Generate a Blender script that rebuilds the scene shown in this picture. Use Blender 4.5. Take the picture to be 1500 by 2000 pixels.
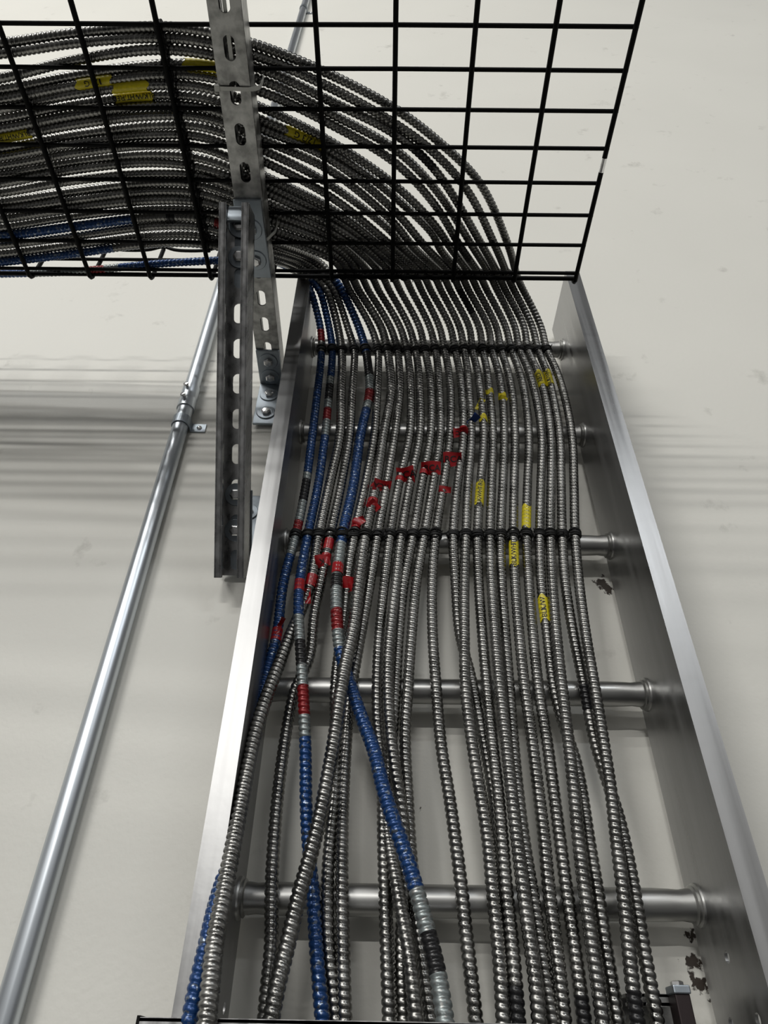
import bpy, bmesh, math, random
import numpy as np
from mathutils import Vector, Matrix
random.seed(7); np.random.seed(7)
for o in list(bpy.data.objects): bpy.data.objects.remove(o)
scn = bpy.context.scene
COL = scn.collection

# ---------------------------------------------------------------- camera
FPX, PITCH, YAW, ROLL = 1341.8, 0.6927, -0.0101, 0.0185
fw = np.array([math.sin(YAW)*math.cos(PITCH), math.cos(YAW)*math.cos(PITCH), math.sin(PITCH)])
r0 = np.array([math.cos(YAW), -math.sin(YAW), 0.0]); u0 = np.cross(r0, fw)
rt = math.cos(ROLL)*r0 + math.sin(ROLL)*u0; up = -math.sin(ROLL)*r0 + math.cos(ROLL)*u0
cd = bpy.data.cameras.new('camera'); cam = bpy.data.objects.new('camera', cd); COL.objects.link(cam)
cd.sensor_fit = 'VERTICAL'; cd.sensor_height = 24.0; cd.lens = 24.0*FPX/2000.0; cd.clip_start = 0.02
cam.matrix_world = Matrix([[rt[0], up[0], -fw[0], 0], [rt[1], up[1], -fw[1], 0], [rt[2], up[2], -fw[2], 0], [0, 0, 0, 1]])
scn.camera = cam
def ray(px, py): return rt*(px-750)/FPX + up*(1000-py)/FPX + fw      # viewing direction of a photo point
def on_y(px, py, y): d = ray(px, py); return d*(y/d[1])
def on_z(px, py, z): d = ray(px, py); return d*(z/d[2])
def on_x(px, py, x): d = ray(px, py); return d*(x/d[0])
def project(P):
    P = np.asarray(P, float); z = P@fw
    return np.stack([750+FPX*(P@rt)/z, 1000-FPX*(P@up)/z], -1)

# ---------------------------------------------------------------- light
scn.view_settings.view_transform = 'Standard'; scn.view_settings.look = 'None'
scn.view_settings.gamma = 1.0; scn.view_settings.use_curve_mapping = False
scn.view_settings.exposure = 0.25
W = bpy.data.worlds.new('hall'); scn.world = W; W.use_nodes = True
nt = W.node_tree; nt.nodes.clear()
tc = nt.nodes.new('ShaderNodeTexCoord'); sp = nt.nodes.new('ShaderNodeSeparateXYZ')
rp = nt.nodes.new('ShaderNodeValToRGB'); bg = nt.nodes.new('ShaderNodeBackground'); wo = nt.nodes.new('ShaderNodeOutputWorld')
mr = nt.nodes.new('ShaderNodeMapRange'); mr.inputs['From Min'].default_value = -1; mr.inputs['From Max'].default_value = 1
nt.links.new(tc.outputs['Generated'], sp.inputs[0]); nt.links.new(sp.outputs['Z'], mr.inputs['Value'])
nt.links.new(mr.outputs[0], rp.inputs[0]); nt.links.new(rp.outputs[0], bg.inputs[0]); nt.links.new(bg.outputs[0], wo.inputs[0])
el = rp.color_ramp.elements
WORLD_RAMP = [(0.0, .018), (0.07, .024), (0.16, .13), (0.30, .16), (0.42, .14), (0.50, .24), (0.56, .50), (0.66, .58), (0.78, .26), (0.88, .13), (1.0, .16)]
el[0].position = 0; el[1].position = 1
for p, v in WORLD_RAMP[1:-1]: el.new(p)
for e, (p, v) in zip(sorted(el, key=lambda e: e.position), WORLD_RAMP):
    e.color = (v, v*0.99, v*0.965, 1)
bg.inputs[1].default_value = 0.66
def strip_lamp(name, loc, target, sx, sy, power, color=(1, .985, .95)):
    l = bpy.data.lights.new(name, 'AREA'); l.shape = 'RECTANGLE'; l.size = sx; l.size_y = sy; l.energy = power; l.color = color
    o = bpy.data.objects.new(name, l); COL.objects.link(o); o.location = loc
    d = (Vector(target)-Vector(loc)).normalized(); z = -d; x = Vector((1, 0, 0)); x = (x - z*x.dot(z)).normalized(); y = z.cross(x)
    o.matrix_world = Matrix([[x[0], y[0], z[0], loc[0]], [x[1], y[1], z[1], loc[1]], [x[2], y[2], z[2], loc[2]], [0, 0, 0, 1]])
strip_lamp('ceiling_strip_light', (-4.6, -6.6, 4.4), (0, .8, .9), 2.4, .12, 150)
strip_lamp('ceiling_strip_light', (-3.0, -4.2, 4.4), (0, .8, .8), 2.4, .12, 46)
strip_lamp('ceiling_strip_light', (-2.2, -2.2, 4.4), (0, .8, .8), 2.4, .12, 46)
strip_lamp('ceiling_strip_light', (2.4, -4.8, 4.4), (0, .8, .9), 2.4, .12, 44, (.93, .97, 1))
strip_lamp('ceiling_strip_light', (-1.2, -10.5, 4.4), (0, .8, .9), 2.4, .12, 190)

# ---------------------------------------------------------------- materials
def mat(name, base, metal=0.0, rough=0.5, var=0.0, vscale=(20, 20, 20), bump=0.0, bscale=200, rvar=0.0, second=None, second_amt=.5, second_scale=300):
    m = bpy.data.materials.new(name); m.use_nodes = True
    n = m.node_tree.nodes; L = m.node_tree.links; b = n['Principled BSDF']
    b.inputs['Base Color'].default_value = (*base, 1); b.inputs['Metallic'].default_value = metal; b.inputs['Roughness'].default_value = rough
    tcn = n.new('ShaderNodeTexCoord'); mp = n.new('ShaderNodeMapping'); L.new(tcn.outputs['Object'], mp.inputs[0]); mp.inputs['Scale'].default_value = vscale
    nz = n.new('ShaderNodeTexNoise'); nz.inputs['Scale'].default_value = 1; nz.inputs['Detail'].default_value = 5; L.new(mp.outputs[0], nz.inputs['Vector'])
    if var:
        mx = n.new('ShaderNodeMix'); mx.data_type = 'RGBA'
        mx.inputs[6].default_value = (*[c*(1-var) for c in base], 1); mx.inputs[7].default_value = (*[min(1, c*(1+var)) for c in base], 1)
        cr = n.new('ShaderNodeMapRange'); cr.inputs['From Min'].default_value = .36; cr.inputs['From Max'].default_value = .64; L.new(nz.outputs['Fac'], cr.inputs['Value'])
        L.new(cr.outputs[0], mx.inputs[0]); L.new(mx.outputs[2], b.inputs['Base Color'])
        if rvar:
            q = n.new('ShaderNodeMapRange'); q.inputs['From Min'].default_value = .3; q.inputs['From Max'].default_value = .7
            q.inputs['To Min'].default_value = rough-rvar; q.inputs['To Max'].default_value = rough+rvar
            L.new(nz.outputs['Fac'], q.inputs['Value']); L.new(q.outputs[0], b.inputs['Roughness'])
    if second is not None:       # paint worn through to the metal under it
        n2 = n.new('ShaderNodeTexNoise'); n2.inputs['Scale'].default_value = second_scale; n2.inputs['Detail'].default_value = 4; L.new(tcn.outputs['Object'], n2.inputs['Vector'])
        r = n.new('ShaderNodeMapRange'); r.inputs['From Min'].default_value = second_amt; r.inputs['From Max'].default_value = second_amt+.08; L.new(n2.outputs['Fac'], r.inputs['Value'])
        m2 = n.new('ShaderNodeMix'); m2.data_type = 'RGBA'; m2.inputs[6].default_value = (*base, 1); m2.inputs[7].default_value = (*second, 1)
        L.new(r.outputs[0], m2.inputs[0]); L.new(m2.outputs[2], b.inputs['Base Color'])
        mm = n.new('ShaderNodeMapRange'); mm.inputs['To Min'].default_value = metal; mm.inputs['To Max'].default_value = 1; L.new(r.outputs[0], mm.inputs['Value']); L.new(mm.outputs[0], b.inputs['Metallic'])
    if bump:
        n3 = n.new('ShaderNodeTexNoise'); n3.inputs['Scale'].default_value = bscale; n3.inputs['Detail'].default_value = 3; L.new(tcn.outputs['Object'], n3.inputs['Vector'])
        bp = n.new('ShaderNodeBump'); bp.inputs['Strength'].default_value = bump; bp.inputs['Distance'].default_value = .002
        L.new(n3.outputs['Fac'], bp.inputs['Height']); L.new(bp.outputs[0], b.inputs['Normal'])
    return m
M_STEEL = mat('cable_armor', (.25, .247, .236), 1, .29, .18, (40, 40, 40), rvar=.07)
M_BLUE = mat('blue_painted_armor', (.008, .045, .16), .35, .3, second=(.24, .28, .34), second_amt=.55, second_scale=260)
M_RED = mat('red_painted_armor', (.20, .008, .010), .3, .33, second=(.4, .3, .3), second_amt=.62, second_scale=300)
M_BLACK = mat('black_painted_armor', (.012, .012, .013), .2, .3, second=(.2, .2, .2), second_amt=.66, second_scale=300)
M_WHITE = mat('pale_painted_armor', (.25, .28, .28), .65, .38, second=(.34, .34, .33), second_amt=.55, second_scale=300)
ARMOR = [M_STEEL, M_BLUE, M_RED, M_BLACK, M_WHITE]
M_ALU = mat('mill_aluminium', (.38, .38, .38), 1, .36, .12, (60, 60, 1.6), rvar=.10, bump=.05, bscale=60)
M_ALU2 = mat('rung_aluminium', (.42, .42, .41), 1, .38, .14, (6, 60, 60), rvar=.10)
M_GALV = mat('galvanized_steel', (.42, .42, .41), 1, .42, .45, (55, 55, 55), rvar=.10)
M_ZINC = mat('zinc_plated_steel', (.36, .40, .44), 1, .42, .12, (40, 40, 40), rvar=.06)
M_PREGALV = mat('bright_strut_steel', (.50, .50, .50), 1, .30, .20, (90, 90, 6), rvar=.08)
M_BOLT = mat('bolt_zinc', (.75, .75, .75), 1, .22, .1, (100, 100, 100))
M_EMT = mat('conduit_zinc', (.58, .62, .66), 1, .34, .10, (80, 80, 3), rvar=.06)
M_WIRE = mat('black_coated_wire', (.003, .003, .003), 0, .6)
M_WIRE.node_tree.nodes['Principled BSDF'].inputs['Specular IOR Level'].default_value = .12
M_CORD = mat('black_waxed_cord', (.005, .005, .005), 0, .6, bump=.4, bscale=900)
M_YEL = mat('yellow_tape', (.62, .52, .01), 0, .38, .12, (200, 200, 200))
M_REDT = mat('red_tape', (.33, .006, .010), 0, .3, .1, (200, 200, 200))
M_BLUT = mat('blue_tape', (.02, .06, .25), 0, .35)
M_INK = mat('marker_ink', (.004, .004, .004), 0, .5)
M_NYLON = mat('white_nylon', (.62, .62, .58), 0, .4)
M_BRONZE = mat('brown_bolt', (.03, .021, .022), .5, .45)

def wall_material():
    m = bpy.data.materials.new('painted_drywall'); m.use_nodes = True
    n = m.node_tree.nodes; L = m.node_tree.links; b = n['Principled BSDF']
    b.inputs['Roughness'].default_value = .55
    t = n.new('ShaderNodeTexCoord')
    nz = n.new('ShaderNodeTexNoise'); nz.inputs['Scale'].default_value = 2.5; nz.inputs['Detail'].default_value = 5; L.new(t.outputs['Object'], nz.inputs['Vector'])
    mx = n.new('ShaderNodeMix'); mx.data_type = 'RGBA'; mx.inputs[6].default_value = (.69, .68, .63, 1); mx.inputs[7].default_value = (.765, .755, .70, 1)
    L.new(nz.outputs['Fac'], mx.inputs[0]); cur = mx.outputs[2]
    # scuffs
    n2 = n.new('ShaderNodeTexNoise'); n2.inputs['Scale'].default_value = 16; n2.inputs['Detail'].default_value = 8; n2.inputs['Roughness'].default_value = .6; L.new(t.outputs['Object'], n2.inputs['Vector'])
    r2 = n.new('ShaderNodeMapRange'); r2.inputs['From Min'].default_value = .64; r2.inputs['From Max'].default_value = .76; r2.inputs['To Max'].default_value = .5; L.new(n2.outputs['Fac'], r2.inputs['Value'])
    m2 = n.new('ShaderNodeMix'); m2.data_type = 'RGBA'; m2.inputs[7].default_value = (.38, .37, .33, 1); L.new(r2.outputs[0], m2.inputs[0]); L.new(cur, m2.inputs[6]); cur = m2.outputs[2]
    # black grime beside the rail, its own shapes
    n4 = n.new('ShaderNodeTexNoise'); n4.inputs['Scale'].default_value = 170; n4.inputs['Detail'].default_value = 6; L.new(t.outputs['Object'], n4.inputs['Vector'])
    for px, py, rad in ((1178, 1140, .011), (1190, 1152, .008), (1352, 1885, .009), (1372, 1928, .008), (1350, 1826, .0035), (820, 1580, .0015), (800, 1600, .001)):
        P = on_y(px, py, WALL_Y)
        d = n.new('ShaderNodeVectorMath'); d.operation = 'DISTANCE'; d.inputs[1].default_value = tuple(P); L.new(t.outputs['Object'], d.inputs[0])
        a = n.new('ShaderNodeMath'); a.operation = 'MULTIPLY_ADD'; a.inputs[1].default_value = .034; L.new(n4.outputs['Fac'], a.inputs[0]); L.new(d.outputs['Value'], a.inputs[2])
        r = n.new('ShaderNodeMapRange'); r.inputs['From Min'].default_value = rad+.0175; r.inputs['From Max'].default_value = rad+.0145; L.new(a.outputs[0], r.inputs['Value'])
        m3 = n.new('ShaderNodeMix'); m3.data_type = 'RGBA'; m3.inputs[7].default_value = (.035, .025, .018, 1); L.new(r.outputs[0], m3.inputs[0]); L.new(cur, m3.inputs[6]); cur = m3.outputs[2]
    L.new(cur, b.inputs['Base Color'])
    n3 = n.new('ShaderNodeTexNoise'); n3.inputs['Scale'].default_value = 130; n3.inputs['Detail'].default_value = 2; L.new(t.outputs['Object'], n3.inputs['Vector'])
    bp = n.new('ShaderNodeBump'); bp.inputs['Strength'].default_value = .12; bp.inputs['Distance'].default_value = .003; L.new(n3.outputs['Fac'], bp.inputs['Height']); L.new(bp.outputs[0], b.inputs['Normal'])
    return m

# ---------------------------------------------------------------- helpers
def link(name, me, m, parent=None, smooth=False):
    o = bpy.data.objects.new(name, me); COL.objects.link(o)
    if m is not None:
        for x in (m if isinstance(m, list) else [m]): me.materials.append(x)
    if parent: o.parent = parent
    if smooth: me.polygons.foreach_set('use_smooth', [True]*len(me.polygons))
    return o
def tag(o, label, cat, group=None):
    o['label'] = label; o['category'] = cat
    if group: o['group'] = group
    return o
def thing(name, label, cat, group=None):
    o = bpy.data.objects.new(name, None); COL.objects.link(o); o.empty_display_size = .02
    return tag(o, label, cat, group)
class MB:
    def __init__(s): s.v = []; s.f = []
    def add(s, v, f):
        k = len(s.v); s.v += [tuple(map(float, p)) for p in v]; s.f += [tuple(i+k for i in q) for q in f]
    def box(s, a, b):
        x0, y0, z0 = a; x1, y1, z1 = b
        s.add([(x0, y0, z0), (x1, y0, z0), (x1, y1, z0), (x0, y1, z0), (x0, y0, z1), (x1, y0, z1), (x1, y1, z1), (x0, y1, z1)],
              [(0, 3, 2, 1), (4, 5, 6, 7), (0, 1, 5, 4), (1, 2, 6, 5), (2, 3, 7, 6), (3, 0, 4, 7)])
    def obox(s, c, ax, ay, az, hx, hy, hz):
        c, ax, ay, az = map(np.array, (c, ax, ay, az))
        v = [c+ax*hx*i+ay*hy*j+az*hz*k for k in (-1, 1) for i, j in ((-1, -1), (1, -1), (1, 1), (-1, 1))]
        s.add(v, [(0, 3, 2, 1), (4, 5, 6, 7), (0, 1, 5, 4), (1, 2, 6, 5), (2, 3, 7, 6), (3, 0, 4, 7)])
    def tube(s, pts, rad, n=10, cap=True):
        P = np.array(pts, float); T = np.gradient(P, axis=0); T /= np.linalg.norm(T, axis=1)[:, None]
        R = rad if hasattr(rad, '__len__') else [rad]*len(P)
        a = np.array([0, 0, 1.]) if abs(T[0][2]) < .9 else np.array([1., 0, 0]); N = np.cross(T[0], a); N /= np.linalg.norm(N)
        v = []
        for i in range(len(P)):
            N = N - T[i]*N.dot(T[i]); N /= np.linalg.norm(N); B = np.cross(T[i], N)
            for k in range(n):
                t = 2*math.pi*k/n; v.append(P[i]+(N*math.cos(t)+B*math.sin(t))*R[i])
        f = [(i*n+k, i*n+(k+1) % n, (i+1)*n+(k+1) % n, (i+1)*n+k) for i in range(len(P)-1) for k in range(n)]
        if cap: f += [tuple(range(n))[::-1], tuple((len(P)-1)*n+k for k in range(n))]
        s.add(v, f)
    def lathe(s, c, axis, prof, n=32):                       # prof: (distance along axis, radius)
        c = np.array(c, float); A = np.array(axis, float); A /= np.linalg.norm(A)
        a = np.array([0, 0, 1.]) if abs(A[2]) < .9 else np.array([1., 0, 0]); X = np.cross(A, a); X /= np.linalg.norm(X); Y = np.cross(A, X)
        v = [c+A*d+(X*math.cos(2*math.pi*k/n)+Y*math.sin(2*math.pi*k/n))*r for d, r in prof for k in range(n)]
        f = [(i*n+k, i*n+(k+1) % n, (i+1)*n+(k+1) % n, (i+1)*n+k) for i in range(len(prof)-1) for k in range(n)]
        if prof[0][1] > 1e-5: f.append(tuple(range(n))[::-1])
        if prof[-1][1] > 1e-5: f.append(tuple((len(prof)-1)*n+k for k in range(n)))
        s.add(v, f)
    def holed(s, O, U, V, Nn, t, u0, u1, v0, v1, cu, cv, hw, hl):     # plate cell with a stadium hole (half width hw along U, half length hl along V)
        O, U, V, Nn = map(lambda q: np.array(q, float), (O, U, V, Nn))
        angs = sorted(set([round(2*math.pi*k/28, 6) for k in range(28)] + [round(math.atan2(b-cv, a-cu) % (2*math.pi), 6) for a in (u0, u1) for b in (v0, v1)]))
        inn = []; out = []
        for a in angs:
            c, q = math.cos(a), math.sin(a)
            st = max(hl-hw, 0); inn.append((cu+hw*c, cv+hw*q+(st if q > 1e-6 else -st if q < -1e-6 else 0)))
            k = min([(u1-cu)/c if c > 1e-9 else 1e9, (u0-cu)/c if c < -1e-9 else 1e9, (v1-cv)/q if q > 1e-9 else 1e9, (v0-cv)/q if q < -1e-9 else 1e9]); out.append((cu+c*k, cv+q*k))
        n = len(angs); P = lambda a, b, w: O+U*a+V*b+Nn*w
        v = [P(a, b, 0) for a, b in inn]+[P(a, b, 0) for a, b in out]+[P(a, b, t) for a, b in inn]+[P(a, b, t) for a, b in out]
        f = []
        for i in range(n):
            j = (i+1) % n; f += [(i, j, n+j, n+i), (2*n+i, 3*n+i, 3*n+j, 2*n+j), (i, 2*n+i, 2*n+j, j)]
        s.add(v, f)
    def build(s, name, m, parent=None, smooth=False, fix=True, bevel=0):
        me = bpy.data.meshes.new(name); me.from_pydata(s.v, [], s.f); me.update()
        if fix:
            bm = bmesh.new(); bm.from_mesh(me); bmesh.ops.remove_doubles(bm, verts=bm.verts, dist=1e-6); bmesh.ops.recalc_face_normals(bm, faces=bm.faces); bm.to_mesh(me); bm.free()
        o = link(name, me, m, parent)
        if smooth: me.shade_smooth(); me.set_sharp_from_angle(angle=math.radians(38))
        if bevel:
            b = o.modifiers.new('bevel', 'BEVEL'); b.width = bevel; b.segments = 2; b.limit_method = 'ANGLE'
        return o
def spline(P, per=12):                                       # centripetal-ish Catmull-Rom
    P = np.array(P, float); Q = np.vstack([2*P[0]-P[1], P, 2*P[-1]-P[-2]]); out = []
    for i in range(1, len(Q)-2):
        p0, p1, p2, p3 = Q[i-1:i+3]
        t = [0]; 
        for a, b in ((p0, p1), (p1, p2), (p2, p3)): t.append(t[-1]+max(np.linalg.norm(b-a), 1e-6)**.5)
        for k in range(per):
            x = t[1]+(t[2]-t[1])*k/per
            A1 = (t[1]-x)/(t[1]-t[0])*p0+(x-t[0])/(t[1]-t[0])*p1; A2 = (t[2]-x)/(t[2]-t[1])*p1+(x-t[1])/(t[2]-t[1])*p2; A3 = (t[3]-x)/(t[3]-t[2])*p2+(x-t[2])/(t[3]-t[2])*p3
            B1 = (t[2]-x)/(t[2]-t[0])*A1+(x-t[0])/(t[2]-t[0])*A2; B2 = (t[3]-x)/(t[3]-t[1])*A2+(x-t[1])/(t[3]-t[1])*A3
            out.append((t[2]-x)/(t[2]-t[1])*B1+(x-t[1])/(t[2]-t[1])*B2)
    out.append(P[-1]); return np.array(out)
def resample(P, step):
    d = np.r_[0, np.cumsum(np.linalg.norm(np.diff(P, axis=0), axis=1))]; n = max(int(d[-1]/step), 2); s = np.linspace(0, d[-1], n+1)
    return np.stack([np.interp(s, d, P[:, k]) for k in range(3)], 1), s
def smooth(P, sig, step):
    w = int(3*sig/step); k = np.exp(-.5*(np.arange(-w, w+1)*step/sig)**2); k /= k.sum()
    E = np.vstack([P[0]+(P[0]-P[1])*np.arange(w, 0, -1)[:, None], P, P[-1]+(P[-1]-P[-2])*np.arange(1, w+1)[:, None]])
    return np.stack([np.convolve(E[:, i], k, 'valid') for i in range(3)], 1)
def frames(P):
    T = np.gradient(P, axis=0); T /= np.linalg.norm(T, axis=1)[:, None]
    N = np.zeros_like(P); n = np.cross(T[0], [0, 1, .01]); n /= np.linalg.norm(n)
    for i in range(len(P)):
        n = n-T[i]*n.dot(T[i]); n /= np.linalg.norm(n); N[i] = n
    return T, N, np.cross(T, N)

# ---------------------------------------------------------------- the place
WALL_Y = .832
w = MB(); w.box((-5, WALL_Y, -1.6), (5, WALL_Y+.12, 5.0)); wall = w.build('wall_back', wall_material()); wall['kind'] = 'structure'

# ---- ladder tray
XL, XR, YR, Z0, DS = -.1485, .3184, .793, 1.0573, .2286
YF, YB, ROX, LOX = .689, .8166, .3435, -.1715
ladder = thing('cable_ladder', 'wide aluminium cable ladder standing upright against the white wall under the armoured cables', 'cable tray')
ladder.location = (0, 0, 0)
RAIL_TOP = 1.153; RAIL_BOT = -.16; T = .003
def rail(xin, xout, holes):
    s = 1 if xout > xin else -1; m = MB()
    m.box((min(xin, xout), YF, RAIL_BOT), (max(xin, xout), YF+T, RAIL_TOP)); m.box((min(xin, xout), YB-T, RAIL_BOT), (max(xin, xout), YB, RAIL_TOP))
    zs = sorted(holes, key=lambda h: h[0]); z = RAIL_BOT
    for hz, ys in zs:
        if hz-.012 > z: m.box((min(xin, xin+s*T), YF+T, z), (max(xin, xin+s*T), YB-T, hz-.012))
        edges = [YF+T]+[(a+b)/2 for a, b in zip(ys[:-1], ys[1:])]+[YB-T]
        for yc, a, b in zip(ys, edges[:-1], edges[1:]):
            m.holed((xin, 0, 0), (0, 1, 0), (0, 0, 1), (s, 0, 0), T, a, b, hz-.012, hz+.012, yc, hz, .0052, .0052)
        z = hz+.012
    m.box((min(xin, xin+s*T), YF+T, z), (max(xin, xin+s*T), YB-T, RAIL_TOP))
    o = m.build('side_rail', M_ALU, ladder)
    return o
h1 = on_x(1420, 1870, XR); h2 = on_x(1475, 1972, XR); h3 = on_x(1425, 1987, XR); h4 = on_x(438, 1968, XL)
rail(XR, ROX, [(h1[2], [h1[1]]), ((h2[2]+h3[2])/2-.006, sorted([h2[1], h3[1]]))])
rail(XL, LOX, [(h4[2], [h4[1]])])
RR = .0152
for i in range(5):
    z = Z0-DS*i; m = MB(); prof = []
    L = XR-XL
    for d, r in ((0, RR*.98), (.004, RR), (.010, RR*1.0), (.018, RR*.93), (.028, RR*.97), (.045, RR)): prof.append((d, r))
    prof += [(L*.5, RR)]+[(L-d, r) for d, r in prof[::-1]]
    m.lathe((XL, YR, z), (1, 0, 0), prof, 36); rg = m.build('rung', M_ALU2, ladder, smooth=True)
    for x, s in ((XL, 1), (XR, -1)):
        m = MB(); m.lathe((x, YR, z), (s, 0, 0), [(0, RR+.0052), (.002, RR+.0048), (.0035, RR+.0022), (.0055, RR+.0030), (.007, RR+.0008), (.007, RR-.001)], 36); m.build('swaged_collar', M_ALU2, rg, smooth=True)

# ---- wire basket tray
BX, BY, BZ = .3054, .2285, 1.0341; CX, CY = .1016, .0508*.9746
basket = thing('wire_basket_tray', 'black wire mesh basket tray overhead carrying the curved bundle of armoured cables', 'cable tray')
NC = 15; YFAR = BY+8*CY; YE = YFAR+.016; YN = BY-1*CY; XLEFT = BX-NC*CX-.03
RW, RL = .0036, .0029
SIDE_END = -.19                                              # the far side wall is cut away where the cables climb in
for c in range(NC+1):
    x = BX-c*CX; pts = [(x, YN-.012, BZ+.097), (x, YN-.012, BZ+.02), (x, YN-.008, BZ+.006), (x, YN, BZ)]
    pts += [(x, y, BZ) for y in np.linspace(YN+.02, YFAR-.004, 8)]
    top = .097 if x < SIDE_END or c == 3 else .012
    pts += [(x, YE-.006, BZ-.001), (x, YE-.001, BZ+.003), (x, YE+.001, BZ+.009)]
    if top > .05: pts += [(x, YE+.001, BZ+.05), (x, YE, BZ+top)]
    m = MB(); m.tube(pts, RW, 10); m.build('cross_wire', M_WIRE, basket, smooth=True)
for r in range(-1, 9):
    y = BY+CY*r; m = MB(); m.tube([(XLEFT, y, BZ+.0047), (-.3, y+.0006, BZ+.0047), (0, y-.0004, BZ+.0047), (BX+.0045, y, BZ+.0047)], RL, 10); m.build('long_wire', M_WIRE, basket, smooth=True)
m = MB(); m.tube([(XLEFT, YE-.0035, BZ+.009), (0, YE-.0035, BZ+.009), (BX+.002, YE-.0035, BZ+.009)], RW, 10); m.build('long_wire', M_WIRE, basket, smooth=True)
for yy, xe in ((YE-.004, SIDE_END), (YN-.008, BX)):
    m = MB(); m.tube([(XLEFT, yy, BZ+.055), (xe, yy, BZ+.055)], RL, 10); m.build('long_wire', M_WIRE, basket, smooth=True)
    pts = []; c = NC
    for c in range(NC, -1, -1):
        x = BX-c*CX
        if x > xe+.02: break
        pts += [(x-.034, yy, BZ+.086), (x-.020, yy, BZ+.089), (x, yy, BZ+.098), (x+.020, yy, BZ+.089), (x+.034, yy, BZ+.086)]
    m = MB(); m.tube(spline(pts, 4), RL, 8); m.build('wavy_top_wire', M_WIRE, basket, smooth=True)
# bare scratched spot on the end wire
m = MB(); yb = on_z(1178, 322, BZ)[1]; m.tube([(BX, yb-.010, BZ), (BX, yb, BZ), (BX, yb+.010, BZ)], RW+.0003, 10); m.build('bare_metal_scrape', M_BOLT, basket, smooth=True)

# ---- strut channel, open side along +N from the slotted back
SW, ST = .0413, .0026
def strut(m, O, U, V, Nn, length, slot0, lipw=.0095):
    """O: centre of the back's outer face at V=0, U across, V along, Nn towards the open side."""
    O, U, V, Nn = map(lambda q: np.array(q, float), (O, U, V, Nn)); h = SW/2
    v = 0; c = slot0
    while v < length-1e-4:
        e = min(c+.0254, length)
        if c-v > .016 and length-c > .016 and e-c > .016: m.holed(O, U, V, Nn, ST, -h, h, v, e, 0, c, .0071, .0143)
        else: m.obox(O+V*(v+e)/2+Nn*ST/2, U, V, Nn, h, (e-v)/2, ST/2)
        v = e; c = v+.0254
    for s in (-1, 1):
        m.obox(O+V*length/2+U*s*(h-ST/2)+Nn*(SW/2+ST/2), U, V, Nn, ST/2, length/2, SW/2-ST/2)
        m.obox(O+V*length/2+U*s*(h-lipw/2-.0005)+Nn*(SW-ST/2), U, V, Nn, lipw/2, length/2, ST/2)
        m.obox(O+V*length/2+U*s*(h-lipw+ST/2)+Nn*(SW-.0045), U, V, Nn, ST/2, length/2, .0045)
def bolt(P, nrm, parent, washer=.0165, head=.0088):
    m = MB(); m.lathe(P, nrm, [(0, head*.6), (.0014, head), (.0062, head*.98), (.0078, head*.72), (.0080, .0)], 6); b = m.build('hex_bolt', M_BOLT, parent, bevel=.0006)
    m = MB(); m.lathe(P, nrm, [(0, washer), (.0014, washer-.0003), (.0022, washer-.001), (.0022, .002)], 36); m.build('washer', M_ZINC, b, smooth=True)
    return b
XA = -.199; ZA = BZ-.0031-SW
arm = thing('cantilever_strut', 'mottled galvanized slotted strut channel reaching out from the wall beneath the wire basket', 'strut channel')
m = MB(); AL = WALL_Y-.004-.06
sl = on_z(462, 262, ZA)[1]; y_start = .10; s0 = (sl-y_start+.0057) % .0508
strut(m, (XA, y_start, ZA), (1, 0, 0), (0, 1, 0), (0, 0, 1), AL+.055-y_start, s0); m.build('channel', M_GALV, arm, smooth=False, bevel=.0007)
# corner bracket at the wall
lb = thing('corner_bracket', 'four-hole zinc corner bracket bolting the overhead strut arm to the wall', 'bracket')
m = MB(); pz = ZA-.0052; h = .0205; ly0 = on_z(515, 690, pz)[1]
m.box((XA-h, ly0, pz), (XA+h, WALL_Y-.0004, pz+.005)); m.box((XA-h, WALL_Y-.0056, pz-.106), (XA+h, WALL_Y-.0004, pz+.002)); m.build('angle_plate', M_ZINC, lb, bevel=.0012)
ym = WALL_Y-ly0
for f in (.28, .72): bolt((XA, ly0+ym*f, pz), (0, 0, -1), lb)
for f in (.30, .74): bolt((XA, WALL_Y-.0056, pz-.106*f), (0, -1, 0), lb)
for o_ in (arm, lb): o_.rotation_euler = (0, 0, .0251)
# diagonal brace
tb = np.array([0, .4914, ZA-.0266]); bb = np.array([0, .822, .560]); dv = bb-tb; BL = np.linalg.norm(dv); dv /= BL; nn = np.array([0, dv[2], -dv[1]]); nn = nn if nn[1] < 0 else -nn
XB0 = -.2210; XB = XB0
brace = thing('strut_brace', 'slotted diagonal strut brace with its open side towards the viewer, left of the ladder', 'strut channel')
m = MB(); bolt_s = [.043, .088]
strut(m, (XB, tb[1], tb[2]), (1, 0, 0), dv, nn, BL, .0135+.0508*0+.028); m.build('channel', M_PREGALV, brace, bevel=.0007)
Bp = lambda s, n=0.0: np.array([XB, 0, 0])+tb*[0, 1, 1]+dv*s+nn*n
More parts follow.
